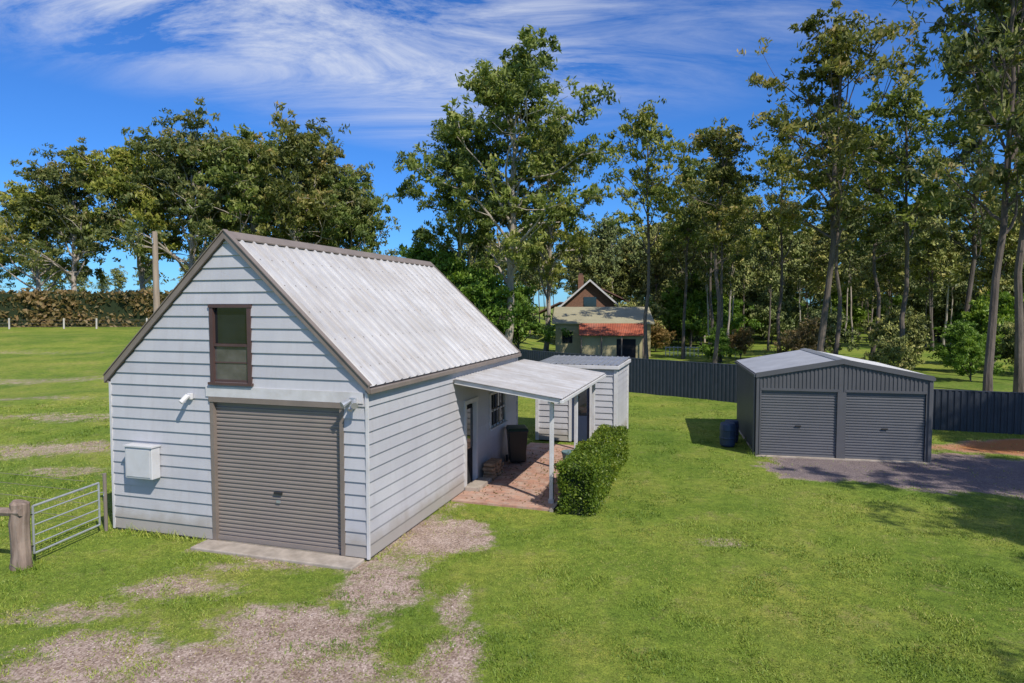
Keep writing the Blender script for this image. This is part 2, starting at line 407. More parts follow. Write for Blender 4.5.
def window(p, name, a0, a1, z0, z1, y, fr, low=None):
    box(p, name+'_frame_l', a0-.03, a0+.05, y-.045, y+.05, z0, z1, fr)
    box(p, name+'_frame_r', a1-.05, a1+.03, y-.045, y+.05, z0, z1, fr)
    box(p, name+'_head', a0-.045, a1+.045, y-.055, y+.05, z1+.001, z1+.06, fr)
    box(p, name+'_sill', a0-.06, a1+.06, y-.085, y+.05, z0-.05, z0-.001, fr)
    zm = (z0+z1)/2
    box(p, name+'_meeting_rail', a0+.051, a1-.051, y-.03, y+.03, zm-.025, zm+.025, fr)
    box(p, name+'_lower_sash', a0+.052, a1-.052, y-.012, y+.02, z0+.002, z0+.05, fr)
    box(p, name+'_glass_top', a0+.05, a1-.05, y+.022, y+.028, zm+.03, z1, M_glass)
    box(p, name+'_glass_bottom', a0+.05, a1-.05, y+.004, y+.01, z0+.05, zm-.03, low or M_glass)
window(barn, 'gable_window', *WN, 0, M_winframe, M_glass2)
box(barn, 'gable_window_mid_bar', WN[0]+.051, WN[1]-.051, -.008, .003, WN[2]+.36, WN[2]+.385, M_winframe)
sd = obj('side_openings', None, barn, (BWID, 0, 0), (0, 0, math.radians(90)))
box(sd, 'side_doorway_dark_sheet', 4.76, 5.42, .06, .1, .06, 2.03, M_dark)  # dark sheet painted in for the shade inside the open doorway
box(sd, 'side_door_panel', 4.80, 5.38, .035, .058, .95, 1.95, M_glass)
box(sd, 'side_door_jamb_1', 4.64, 4.75, -.05, .11, .03, 2.1, M_white)
box(sd, 'side_door_jamb_2', 5.43, 5.54, -.05, .11, .03, 2.1, M_white)
box(sd, 'side_door_head', 4.62, 5.56, -.055, .11, 2.101, 2.2, M_white)
box(sd, 'side_door_step', 4.6, 5.6, -.4, -.05, .0, .12, M_conc, .01)
window(sd, 'side_window', 6.55, 7.9, 1.2, 2.1, 0, M_white)
for i in range(4):
    box(sd, 'side_window_bar_%d' % i, 6.72+.27*i, 6.74+.27*i, -.06, -.046, 1.21, 2.09, M_bin)
th = math.atan(SL); ct, st = math.cos(th), math.sin(th)
RZ = APEX+.09; HW = BWID/2+.055; RL = HW/ct; RS = .34
for sgn, nm in ((1, 'roof_slope_right'), (-1, 'roof_slope_left')):
    profile_sheet(barn, nm, (BWID/2, -.07, RZ), (0, 1, 0), (sgn*ct, 0, -st), (sgn*st, 0, ct), BLEN+.16, lambda s: 0.0, lambda s: RL, RS, .038, 'rib', M_roof)
    prism(barn, nm+'_deck', [(BWID/2, -.06, RZ-.02), (BWID/2+sgn*(HW-.03), -.06, RZ-.02-(HW-.03)*SL), (BWID/2+sgn*(HW-.03), -.06, RZ-.07-(HW-.03)*SL), (BWID/2, -.06, RZ-.07)], (0, BLEN+.14, 0), M_barge)
    for yy, n2 in ((-.088, 'front'), (BLEN+.085, 'back')):
        prism(barn, 'barge_board_'+n2+('_r' if sgn > 0 else '_l'), [(BWID/2, yy, RZ+.06), (BWID/2+sgn*(HW+.04), yy, RZ+.06-(HW+.04)*SL), (BWID/2+sgn*(HW+.04), yy, RZ-.08-(HW+.04)*SL), (BWID/2, yy, RZ-.08)], (0, .022, 0), M_barge)
    prism(barn, 'barge_cap'+('_r' if sgn > 0 else '_l'), [(BWID/2, -.11, RZ+.085), (BWID/2+sgn*(HW+.04), -.11, RZ+.085-(HW+.04)*SL), (BWID/2+sgn*(HW+.04), -.11, RZ+.064-(HW+.04)*SL), (BWID/2, -.11, RZ+.064)], (0, .12, 0), M_barge)
    prism(barn, 'ridge_cap'+('_r' if sgn > 0 else '_l'), [(BWID/2, -.08, RZ+.065), (BWID/2+sgn*.15, -.08, RZ+.065-.15*SL), (BWID/2+sgn*.15, -.08, RZ+.04-.15*SL), (BWID/2, -.08, RZ+.04)], (0, BLEN+.18, 0), M_barge)
    zz = RZ-HW*SL
    xa, xb = sorted((BWID/2+sgn*(HW-.02), BWID/2+sgn*(HW+.08)))
    box(barn, 'eave_gutter'+('_r' if sgn > 0 else '_l'), xa, xb, -.06, BLEN+.08, zz-.12, zz-.03, M_barge, .01)
V = []; Fc = []
for k in range(1, 6):
    for j in range(int((BLEN+.1)/RS)):
        d = RL*k/5.6; yy = -.07+RS*(j+.85)
        c = np.array([BWID/2+ct*d, yy, RZ-st*d])+np.array([st, 0, ct])*.042
        u = np.array([ct, 0, -st])*.013; w = np.array([0, .013, 0]); b0 = len(V)
        V += [c-u-w, c+u-w, c+u+w, c-u+w]; Fc.append((b0, b0+1, b0+2, b0+3))
obj('roof_screws', mesh_np('roof_screws', V, Fc, [M_barge]), barn)
box(barn, 'meter_box', .54, 1.20, -.24, -.03, 1.14, 1.76, M_box, .015)
box(barn, 'meter_box_hood', .52, 1.22, -.27, -.03, 1.763, 1.79, M_box)
box(barn, 'meter_box_door', .58, 1.16, -.252, -.242, 1.18, 1.72, M_box, .006)
box(barn, 'floodlight_base', 1.93, 2.03, -.09, -.03, 2.72, 2.84, M_white, .01)
tubes(barn, 'floodlight_head', [([(1.98, -.09, 2.8), (1.98, -.16, 2.76)], .02), ([(1.98, -.12, 2.80), (1.93, -.24, 2.68)], .05)], M_white)
box(barn, 'security_light_base', 5.44, 5.56, -.1, -.04, 2.74, 2.9, M_galv, .01)
tubes(barn, 'security_light_heads', [([(5.46, -.1, 2.85), (5.38, -.24, 2.78)], [.03, .065]), ([(5.54, -.1, 2.85), (5.63, -.24, 2.78)], [.03, .065]), ([(5.50, -.1, 2.77), (5.50, -.18, 2.69)], [.03, .045])], M_galv)
box(barn, 'door_apron_slab', 2.3, 5.68, -.5, -.04, -.1, .04, M_conc, .02)
# ---------------------------------------------------------------- awning
aw = empty('patio_awning', (P0[0], P0[1], 0), A17)
B0, B1, AO = 3.95, 9.8, 2.5
x0 = BWID+.05; zin, zout = 2.80, 2.45; aL = math.hypot(AO, zin-zout); ca, sa = AO/aL, (zin-zout)/aL
profile_sheet(aw, 'awning_sheet', (x0, B0-.05, zin+.02), (0, 1, 0), (ca, 0, -sa), (sa, 0, ca), B1-B0+.1, lambda s: 0, lambda s: aL+.06, .2, .025, 'rib', M_roof)
prism(aw, 'awning_front_beam', [(x0, B0, zin), (x0+AO, B0, zout), (x0+AO, B0, zout-.1), (x0, B0, zin-.1)], (0, .05, 0), M_white)
prism(aw, 'awning_back_beam', [(x0, B1-.05, zin), (x0+AO, B1-.05, zout), (x0+AO, B1-.05, zout-.1), (x0, B1-.05, zin-.1)], (0, .05, 0), M_white)
for i in range(1, 6):
    yy = B0+i*(B1-B0)/6
    prism(aw, 'rafter_%d' % i, [(x0, yy, zin-.005), (x0+AO-.08, yy, zout+.005), (x0+AO-.08, yy, zout-.1), (x0, yy, zin-.11)], (0, .045, 0), M_white)
box(aw, 'awning_outer_beam', x0+AO-.07, x0+AO-.01, B0+.052, B1-.052, zout-.12, zout-.002, M_white)
box(aw, 'awning_gutter', x0+AO+.002, x0+AO+.08, B0-.03, B1+.03, zout-.1, zout-.02, M_white, .01)
for i, yy in enumerate((B0+.25, 6.9, B1-.3)):
    box(aw, 'post_%d' % (i+1), x0+AO-.3, x0+AO-.21, yy, yy+.09, .0, zout-.0, M_white, .008)
    box(aw, 'post_foot_%d' % (i+1), x0+AO-.32, x0+AO-.19, yy-.02, yy+.11, -.02, .12, M_galv)
box(aw, 'post_beam', x0+AO-.29, x0+AO-.22, B0+.06, B1-.06, zout-.12, zout-.05, M_white)
pv = empty('brick_patio', (P0[0], P0[1], 0), A17)
box(pv, 'paving', BWID+.04, BWID+2.38, 3.75, 10.6, -.08, .03, M_pav)
box(pv, 'paving_edge', BWID+2.38, BWID+2.46, 3.7, 10.6, -.08, .045, M_conc)
fw = empty('firewood_stack', (P0[0], P0[1], 0), A17); lst = []; rr = R(4)
for row in range(4):
    for k in range(7-row % 2):
        yy = 5.78+k*.115+.055*(row % 2); lst.append(([(BWID+.08+rr.rand()*.03, yy, .085+row*.1), (BWID+.38+rr.rand()*.05, yy, .085+row*.1)], .048+.008*rr.rand()))
tubes(fw, 'logs', lst, M_log, 7)

# ---------------------------------------------------------------- annex cabin
an = empty('small_flat_roof_cabin', (P0[0], P0[1], 0), A17)
ax0, ax1, ay0, ay1, ah = 5.83, 8.45, 11.2, 14.0, 2.46
boards(an, 'cabin_front_wall', (ax0, ay0, 0), (1, 0, 0), (0, -1, 0), ax1-ax0, .03, ah, flim(ax1-ax0), [(1.12, 1.82, 0, 2.05)], M_wall, 8, .2)
boards(an, 'cabin_side_wall_r', (ax1, ay0, 0), (0, 1, 0), (1, 0, 0), ay1-ay0, .03, ah, flim(ay1-ay0), [], M_wall, 9, .2)
boards(an, 'cabin_side_wall_l', (ax0, ay0, 0), (0, 1, 0), (-1, 0, 0), ay1-ay0, .03, ah, flim(ay1-ay0), [], M_wall, 10, .2)
boards(an, 'cabin_back_wall', (ax0, ay1, 0), (1, 0, 0), (0, 1, 0), ax1-ax0, .03, ah, flim(ax1-ax0), [], M_wall, 11, .2)
box(an, 'cabin_door', ax0+1.17, ax0+1.77, ay0+.03, ay0+.07, .05, 2.0, M_bluedoor)
box(an, 'cabin_door_glass', ax0+1.27, ax0+1.67, ay0+.022, ay0+.029, .9, 1.85, M_glass)
box(an, 'cabin_jamb_1', ax0+1.08, ax0+1.165, ay0-.045, ay0+.08, .03, 2.05, M_white)
box(an, 'cabin_jamb_2', ax0+1.775, ax0+1.86, ay0-.045, ay0+.08, .03, 2.05, M_white)
box(an, 'cabin_door_head', ax0+1.06, ax0+1.88, ay0-.05, ay0+.08, 2.051, 2.14, M_white)
for i, (xx, yy) in enumerate(((ax0, ay0), (ax1, ay0), (ax0, ay1), (ax1, ay1))):
    box(an, 'cabin_corner_%d' % i, xx-.055, xx+.055, yy-.055, yy+.055, .02, ah-.003, M_white)
box(an, 'cabin_fascia', ax0-.12, ax1+.12, ay0-.14, ay1+.12, ah, ah+.12, M_white, .01)
profile_sheet(an, 'cabin_roof_sheet', (ax0-.1, ay0-.12, ah+.13), (1, 0, 0), (0, 1, .02), (0, 0, 1), ax1-ax0+.2, lambda s: 0, lambda s: ay1-ay0+.22, .2, .025, 'rib', M_shedroof)

# ---------------------------------------------------------------- steel shed
sh = empty('steel_double_garage_shed', (S0[0], S0[1], 0), A2)
SE, SA = 2.44, 2.88; ss = (SA-SE)/(SWID/2)
gt = lambda s: SA-ss*abs(s-SWID/2)
D = [(.10, 2.22), (2.46, 4.58)]; dz = 1.98
def fr(name, s0, s1, lo):
    profile_sheet(sh, name, (s0, 0, 0), (1, 0, 0), (0, 0, 1), (0, -1, 0), s1-s0, lambda s: lo, lambda s: gt(s0+s), .11, .02, 'trap', M_shed)
fr('front_clad_left', 0, .10, 0); fr('front_gable_left', .10, SWID/2, dz); fr('front_gable_right', SWID/2, SWID-.10, dz); fr('front_clad_right', SWID-.10, SWID, 0)
box(sh, 'front_mid_pier', 2.22, 2.46, -.018, .05, 0, dz-.002, M_shed)
for i, (a, b) in enumerate(D):
    profile_sheet(sh, 'roller_door_%d' % (i+1), (a, .06, .06), (0, 0, 1), (1, 0, 0), (0, -1, 0), dz-.06, lambda s: 0, lambda s: b-a, .08, .018, 'trap', M_sheddoor)
    box(sh, 'door_rail_%d' % (i+1), a+.01, b-.01, .03, .07, .012, .07, M_sheddoor)
    box(sh, 'door_lintel_%d' % (i+1), a-.02, b+.02, -.028, .05, dz-.001, dz+.07, M_shed)
    box(sh, 'door_handle_%d' % (i+1), (a+b)/2-.08, (a+b)/2+.08, .01, .035, .9, .94, M_rubber)
profile_sheet(sh, 'side_wall_left', (0, 0, 0), (0, 1, 0), (0, 0, 1), (-1, 0, 0), SLEN, lambda s: 0, lambda s: SE, .11, .02, 'trap', M_shed)
profile_sheet(sh, 'side_wall_right', (SWID, 0, 0), (0, 1, 0), (0, 0, 1), (1, 0, 0), SLEN, lambda s: 0, lambda s: SE, .11, .02, 'trap', M_shed)
profile_sheet(sh, 'back_wall', (0, SLEN, 0), (1, 0, 0), (0, 0, 1), (0, 1, 0), SWID, lambda s: 0, gt, .11, .02, 'trap', M_shed)
t2 = math.atan(ss); c2, s2 = math.cos(t2), math.sin(t2); rl = (SWID/2+.06)/c2
for sgn, nm in ((1, 'r'), (-1, 'l')):
    profile_sheet(sh, 'roof_'+nm, (SWID/2, -.04, SA+.04), (0, 1, 0), (sgn*c2, 0, -s2), (sgn*s2, 0, c2), SLEN+.08, lambda s: 0, lambda s: rl, .19, .025, 'rib', M_shedroof)
    prism(sh, 'barge_'+nm, [(SWID/2, -.07, SA+.075), (SWID/2+sgn*(SWID/2+.07), -.07, SA+.075-ss*(SWID/2+.07)), (SWID/2+sgn*(SWID/2+.07), -.07, SA-.07-ss*(SWID/2+.07)), (SWID/2, -.07, SA-.07)], (0, .025, 0), M_shed)
    prism(sh, 'ridge_'+nm, [(SWID/2, -.045, SA+.08), (SWID/2+sgn*.18, -.045, SA+.08-ss*.18), (SWID/2+sgn*.18, -.045, SA+.065-ss*.18), (SWID/2, -.045, SA+.065)], (0, SLEN+.1, 0), M_shedroof)
    xa, xb = sorted((SWID/2+sgn*(SWID/2+.02), SWID/2+sgn*(SWID/2+.12)))
    box(sh, 'gutter_'+nm, xa, xb, -.04, SLEN+.04, SE-.07, SE+.01, M_shed)
box(sh, 'shed_slab', -.05, SWID+.05, -.12, SLEN+.05, -.1, .008, M_conc)
for i, (a, b) in enumerate(((-.045, .03), (SWID-.03, SWID+.045))):
    box(sh, 'corner_flash_%d' % i, a, b, -.04, .03, 0, SE-.03, M_shed)
    tubes(sh, 'downpipe_%d' % i, [([(-.08 if i == 0 else SWID+.08, .1, 0), (-.08 if i == 0 else SWID+.08, .1, SE-.06)], .035)], M_shed)

# ---------------------------------------------------------------- steel fence
fc = [(-1.5, 45), (1.0, 41.5), (6.2, 35.3), (10.6, 31.0), (15.4, 24.4), (27, 19.5), (40, 14)]
fe = empty('steel_sheet_fence')
for i, (p, q) in enumerate(zip(fc[:-1], fc[1:])):
    p = np.array(p); q = np.array(q); Ln = np.linalg.norm(q-p); u = (q-p)/Ln
    n = (-abs(u[1]), -abs(u[0]), 0)
    hgt = 1.75 if i < 4 else 1.45
    profile_sheet(fe, 'fence_sheet_%d' % i, (p[0], p[1], 0), (u[0], u[1], 0), (0, 0, 1), n, Ln, lambda s: -.05, lambda s: hgt, .2, .03, 'trap', M_fence)
    nb = int(Ln/2.4)+1
    tubes(fe, 'fence_top_rail_%d' % i, [([(p[0], p[1], hgt), (q[0], q[1], hgt)], .028)], M_fence, 6)
    tubes(fe, 'fence_posts_%d' % i, [([(p[0]+u[0]*k*2.4, p[1]+u[1]*k*2.4, -.05), (p[0]+u[0]*k*2.4, p[1]+u[1]*k*2.4, hgt+.03)], .04) for k in range(nb)], M_fence, 6)

# ---------------------------------------------------------------- gate, posts
g0 = np.array([-8.40, 11.52]); g1 = np.array([-8.18, 13.18]); gu = (g1-g0)/np.linalg.norm(g1-g0); gl = np.linalg.norm(g1-g0)
gate = empty('farm_gate', (g0[0], g0[1], 0), math.atan2(gu[1], gu[0]))
zs = [.16, .32, .48, .66, .86, 1.0]
lst = [([(.04, 0, z), (gl-.08, 0, z)], .013 if z not in (.16, 1.0) else .02) for z in zs]
lst += [([(.04, 0, .16), (.04, 0, 1.0)], .02), ([(gl-.08, 0, .16), (gl-.08, 0, 1.0)], .02)]
tubes(gate, 'gate_frame', lst, M_galv, 10)
tubes(gate, 'gate_hinges', [([(-.12, 0, .3), (.05, 0, .3)], .014), ([(-.12, 0, .86), (.05, 0, .86)], .014)], M_rubber, 6)
tubes(gate, 'gate_latch', [([(gl-.08, 0, .8), (gl+.06, 0, .78), (gl+.05, 0, .7)], .008)], M_galv, 6)
gp = empty('timber_gate_post', (-8.50, 11.38, 0))
pts = [(0, 0, -.1), (.015, 0, .2), (0, .01, .45), (-.01, .01, .75), (.015, .01, .95), (.01, .01, 1.1), (.02, .015, 1.14)]
tubes(gp, 'post', [(pts, [.18, .155, .15, .157, .148, .15, .11])], M_wood, 9)
tubes(gp, 'old_top_rail', [([(.12, -.1, .98), (-.5, .05, .95), (-1.6, .3, .92), (-2.6, .5, .9)], [.07, .08, .075, .07])], M_wood, 8)
tubes(gp, 'strut', [([(-2.6, .5, -.1), (-2.6, .5, 1.05)], .1)], M_wood, 10)
hp = empty('steel_gate_post', (-8.17, 13.27, 0)); tubes(hp, 'latch_post', [([(0, 0, -.1), (0, 0, 1.15)], .035)], M_barge, 10)
wf = empty('wire_fence'); W = [(-8.6, 13.3), (-10.9, 14.0), (-13.6, 15.0), (-17, 16.2), (-22, 18)]
tubes(wf, 'star_pickets', [([(x, y, float(TH(x, y))-.1), (x, y, float(TH(x, y))+1.05)], .02) for x, y in W[1:]], M_barge, 5)
tubes(wf, 'wires', [([(x, y, float(TH(x, y))+h) for x, y in W], .005) for h in (.25, .55, .8, 1.0)], M_barge, 4)
# ---------------------------------------------------------------- far paddock fence + pole
pf = empty('paddock_fence'); lst = []; wr = []
for k in range(22):
    x = -110+k*4.6+0.6*math.sin(k*3); y = 74+.4*math.sin(k); z = float(TH(x, y))
    lst.append(([(x, y, z-.2), (x+.03, y, z+1.15)], .09)); wr.append((x, y, z+.95))
tubes(pf, 'posts', lst, simple('bleached_posts', (.5, .47, .42), .9), 7)
tubes(pf, 'wires', [([(a[0], a[1], a[2]-d) for a in wr], .010) for d in (0, .35, .7)], M_barge, 4)
pp = empty('power_pole', (-21.2, 40, float(TH(-21.2, 40))))
tubes(pp, 'pole', [([(0, 0, -.3), (0.02, 0, 4), (0.02, 0, 8.3)], [.2, .18, .145])], M_pole, 12)
tubes(pp, 'pole_fitting', [([(-.18, 0, 8.1), (.18, 0, 8.1)], .03), ([(0, -.15, 7.6), (0, -.22, 7.6), (0, -.22, 7.9)], .04)], M_galv, 8)

# ---------------------------------------------------------------- bin, pot, barrels
def wheelie(name, x, y, rz, lidmat):
    e = empty(name, (x, y, .03), rz)
    V = []
    for z, w, d0, d1 in ((.05, .21, -.20, .18), (.10, .22, -.22, .2), (.9, .27, -.29, .25), (.96, .29, -.31, .27)):
        V += [(-w, d0, z), (w, d0, z), (w, d1, z), (-w, d1, z)]
    F = [(3, 2, 1, 0), (12, 13, 14, 15)]
    for k in range(3):
        for j in range(4):
            F.append((k*4+j, k*4+(j+1) % 4, k*4+4+(j+1) % 4, k*4+4+j))
    o = obj('bin_body', mesh_np('bin_body', V, F, [M_bin]), e); b = o.modifiers.new('b', 'BEVEL'); b.width = .02; b.segments = 2
    V = [(-.3, -.34, .965), (.3, -.34, .965), (.3, .3, .965), (-.3, .3, .965), (-.26, -.28, 1.03), (.26, -.28, 1.03), (.26, .2, 1.06), (-.26, .2, 1.06)]
    F = [(0, 3, 2, 1), (4, 5, 6, 7), (0, 1, 5, 4), (1, 2, 6, 5), (2, 3, 7, 6), (3, 0, 4, 7)]
    o = obj('bin_lid', mesh_np('bin_lid', V, F, [lidmat]), e); b = o.modifiers.new('b', 'BEVEL'); b.width = .02; b.segments = 2
    tubes(e, 'bin_handle', [([(-.25, .36, .95), (.25, .36, .95)], .018)], M_bin, 8)
    tubes(e, 'bin_wheels', [([(-.29, .2, .1), (-.24, .2, .1)], .1), ([(.24, .2, .1), (.29, .2, .1)], .1), ([(-.26, .2, .1), (.26, .2, .1)], .012)], M_rubber, 16)
def wl(a, b): p = P0+BU*a+BW*b; return p
p = wl(BWID+.42, 7.75); wheelie('wheelie_bin', p[0], p[1], A17+math.radians(25), M_lid)
def lathe(parent, name, prof, mat, seg=20):
    return tubes(parent, name, [([(0, 0, z) for r, z in prof], [r for r, z in prof])], mat, seg)
p = wl(BWID+2.0, 7.6); e = empty('garden_pot', (p[0], p[1], .03)); lathe(e, 'pot', [(.13, 0), (.19, .18), (.22, .36), (.24, .42), (.24, .46), (.2, .462), (.19, .4)], M_pot)
for i, (x, y) in enumerate(((6.95, 21.4), (7.3, 22.1))):
    e = empty('plastic_barrel', (x, y, 0)); s = .85 if i == 0 else .8
    lathe(e, 'barrel', [(a_*s, b_*s) for a_, b_ in [(.24, 0), (.28, .06), (.29, .28), (.305, .3), (.305, .33), (.29, .35), (.29, .58), (.305, .6), (.305, .63), (.28, .82), (.25, .88), (.05, .885)]], M_blue)

# ---------------------------------------------------------------- neighbour buildings
def gable_house(e, w, l, eh, ah, wallm, roofm, over=.5):
    prism(e, 'walls', [(-w/2, 0, -.2), (w/2, 0, -.2), (w/2, 0, eh), (0, 0, ah), (-w/2, 0, eh)], (0, l, 0), wallm)
    sl = (ah-eh)/(w/2)
    for s, n in ((1, 'r'), (-1, 'l')):
        prism(e, 'roof_'+n, [(0, -over, ah+.2), (s*(w/2+over), -over, ah+.2-sl*(w/2+over)), (s*(w/2+over), -over, ah+.05-sl*(w/2+over)), (0, -over, ah+.05)], (0, l+2*over, 0), roofm)
        prism(e, 'barge_'+n, [(0, -over-.06, ah+.24), (s*(w/2+over), -over-.06, ah+.24-sl*(w/2+over)), (s*(w/2+over), -over-.06, ah+.0-sl*(w/2+over)), (0, -over-.06, ah+.0)], (0, .05, 0), M_white)
hb = empty('brick_house', (8.6, 74, 0), math.radians(-8))
gable_house(hb, 6.8, 12, 4.2, 7.2, M_brick, M_tile)
box(hb, 'upper_window', -.7, .7, -.05, .05, 4.4, 5.5, M_glass); box(hb, 'upper_window_frame', -.8, .8, -.03, .04, 4.3, 4.398, M_white)
box(hb, 'chimney', -1.4, -.8, 2, 2.6, 5.5, 8.0, M_brick); box(hb, 'chimney_pot', -1.3, -.9, 2.1, 2.5, 8.0, 8.2, M_tile)
box(hb, 'side_wing', 3.5, 7.2, 3, 10, -.2, 3.6, M_brick)
prism(hb, 'side_wing_roof', [(1.2, 2.5, 6.6), (7.6, 2.5, 3.5), (7.6, 2.5, 3.35), (1.2, 2.5, 6.45)], (0, 8, 0), M_tile)
prism(hb, 'left_wing_roof', [(-3.5, 2.5, 5.0), (-6.5, 2.5, 3.6), (-6.5, 2.5, 3.45), (-3.5, 2.5, 4.85)], (0, 8, 0), M_tile)
kb = empty('khaki_farm_outbuilding', (3.9, 60, 0), math.radians(-6))
box(kb, 'outbuilding_walls', 0, 8.4, 0, 5, -.2, 2.9, M_khaki)
prism(kb, 'outbuilding_roof', [(-.3, -.4, 2.9), (8.7, -.4, 2.9), (8.7, 5.3, 4.3), (-.3, 5.3, 4.3)], (0, 0, .12), M_khakiroof)
box(kb, 'outbuilding_window', .6, 1.5, -.05, .05, 1.2, 2.2, M_glass)
rb = empty('rusty_roof_lean_to', (5.9, 57.0, 0), math.radians(-6))
profile_sheet(rb, 'rusty_roof', (-.2, -.3, 2.0), (1, 0, 0), (0, .93, .33), (0, -.33, .93), 5.6, lambda s: 0, lambda s: 2.9, .15, .04, 'corr', M_rust)
box(rb, 'lean_to_wall', 0, 5.2, .3, 2.4, -.2, 1.95, M_khaki); box(rb, 'lean_to_opening', 3.0, 4.6, .26, .32, 0, 1.7, M_dark)
tubes(rb, 'lean_to_posts', [([(x, -.1, -.1), (x, -.1, 2.05)], .06) for x in (0, 1.7, 3.4, 5.2)], M_wood, 8)
wfence = empty('white_garden_fence')
tubes(wfence, 'pickets', [([(13.8+k*.35, 60-k*.05, -.1), (13.8+k*.35, 60-k*.05, .9)], .035) for k in range(18)], M_white, 5)
tubes(wfence, 'rails', [([(13.7, 60, z), (20, 59.1, z)], .03) for z in (.3, .8)], M_white, 5)

# ---------------------------------------------------------------- foliage
def leaf_geo(C, rng, ln, wd, droop=.5):
    n = len(C)
    d = rng.normal(size=(n, 3)); d[:, 2] -= droop*1.2; d /= np.linalg.norm(d, axis=1)[:, None]
    s = np.cross(d, rng.normal(size=(n, 3))); s /= np.linalg.norm(s, axis=1)[:, None]+1e-9
    l = ln*(.6+.8*rng.rand(n))[:, None]; w = wd*(.6+.8*rng.rand(n))[:, None]
    V = np.stack([C-d*l, C+s*w, C+d*l, C-s*w], 1).reshape(-1, 3)
    return V, np.arange(n*4).reshape(n, 4)
def gen_tree(name, seed, H, tr, base, spread, nl, per, lsz, cr, leafm, barkm, shape='tall', trunkfrac=.82, wobb=.006):
    rng = R(seed); tub = []; cl = []
    n = 10; wob = np.cumsum(rng.normal(size=(n, 2))*H*wobb, axis=0); wob -= wob[0]
    tz = np.linspace(-.2, H*trunkfrac, n); tp = np.column_stack([wob, tz])
    trd = tr*np.linspace(1, .25, n)**.9; trd[0] *= 1.3
    tub.append((tp, trd, 9))
    for i in range(nl):
        f = base+(1-base)*((i+.5)/nl)**.9
        zt = min(f*H*trunkfrac, H*trunkfrac*.99); p = np.array([np.interp(zt, tz, tp[:, 0]), np.interp(zt, tz, tp[:, 1]), zt])
        az = i*2.399+rng.normal()*.6
        g = (f-base)/(1-base)
        if shape == 'tall': ln = spread*(.45+.75*math.sin(math.pi*min(1, g*.8+.15)))*rng.uniform(.5, 1.3)*(1-.3*g)
        else: ln = spread*(1.05-.45*g)*rng.uniform(.7, 1.15)
        el = math.radians(rng.uniform(35, 65)+12*g) if shape == 'tall' else math.radians(rng.uniform(20, 50)+28*g)
        m = 6; P = [p]; dirv = np.array([math.cos(az)*math.cos(el), math.sin(az)*math.cos(el), math.sin(el)])
        for k in range(m):
            dirv = dirv+rng.normal(size=3)*.2+np.array([0, 0, .05]); dirv /= np.linalg.norm(dirv)
            P.append(P[-1]+dirv*ln/m)
        P = np.array(P); r0 = np.interp(zt, tz, trd)*.55
        tub.append((P, np.linspace(r0, .025, m+1), 6))
        cl.append((P[-1], 1.0))
        nsub = 4 if ln > spread*.5 else 3
        for k in range(nsub):
            q = P[rng.randint(2, m+1)]; d2 = dirv+rng.normal(size=3)*.85; d2 /= np.linalg.norm(d2); d2[2] = abs(d2[2])*.8
            l2 = ln*rng.uniform(.25, .5); Q = np.array([q, q+d2*l2*.5+rng.normal(size=3)*.12, q+d2*l2])
            tub.append((Q, np.array([r0*.4, r0*.25, .015]), 5)); cl.append((Q[-1], .85))
    cl.append((tp[-1]+[0, 0, H*.04], 1)); cl.append((tp[-1]+[.3, .5, H*.1], .9)); cl.append((tp[-1]+[-.6, .2, H*.01], .9))
    VV = []; FF = []; mi = []; tt = []; o = 0
    for P, r, sg in tub:
        V, F = tube_geo(P, r, sg); VV.append(V); FF.append(F+o); mi.append(np.zeros(len(F))); tt.append(np.zeros(len(V))); o += len(V)
    for c, s in cl:
        rad = cr*s*rng.uniform(.6, 1.3); cnt = int(per*(s*rng.uniform(.55, 1.25))**1.6)
        ns = 5; sc = rng.normal(size=(ns, 3))*rad*.62*np.array([1, 1, .6]); which = rng.randint(0, ns, cnt)
        dd = rng.normal(size=(cnt, 3)); dd /= np.linalg.norm(dd, axis=1)[:, None]
        rr = rad*.5*rng.rand(cnt)**.5
        C = c+sc[which]+dd*rr[:, None]*np.array([1, 1, .7])
        V, F = leaf_geo(C, rng, lsz, lsz*.36, .6)
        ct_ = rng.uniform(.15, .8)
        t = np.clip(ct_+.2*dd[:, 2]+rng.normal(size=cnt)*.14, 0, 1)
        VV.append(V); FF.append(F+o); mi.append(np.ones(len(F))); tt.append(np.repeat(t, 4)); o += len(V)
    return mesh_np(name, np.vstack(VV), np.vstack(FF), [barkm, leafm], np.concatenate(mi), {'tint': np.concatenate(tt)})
T = {}
T['a'] = gen_tree('gum_tall_a', 11, 26, .34, .24, 7.0, 32, 230, .23, 1.4, M_leafA, M_barkL)
T['b'] = gen_tree('gum_tall_b', 12, 24, .19, .46, 3.8, 17, 120, .20, 1.0, M_leafB, M_barkD)
T['c'] = gen_tree('gum_tall_c', 13, 26, .25, .40, 6.0, 22, 140, .21, 1.12, M_leafB, M_barkD)
T['h'] = gen_tree('gum_tall_h', 31, 25, .20, .46, 4.6, 17, 125, .21, 1.05, M_leafA, M_barkD)
T['d'] = gen_tree('gum_broad_d', 14, 24, .40, .28, 8.8, 28, 230, .27, 1.55, M_leafB, M_barkL, 'broad', .72)
T['e'] = gen_tree('gum_broad_e', 15, 22, .36, .24, 8.4, 28, 230, .26, 1.55, M_leafA, M_barkL, 'broad', .70)
T['f'] = gen_tree('forest_tree_f', 16, 22, .15, .40, 3.8, 15, 90, .29, 1.25, M_leafF, M_barkD)
T['g'] = gen_tree('forest_tree_g', 17, 20, .13, .34, 3.6, 15, 90, .29, 1.25, M_leafF, M_barkD)
T['j'] = gen_tree('forest_tree_j', 37, 23, .15, .48, 3.4, 13, 85, .28, 1.15, M_leafF, M_barkL)
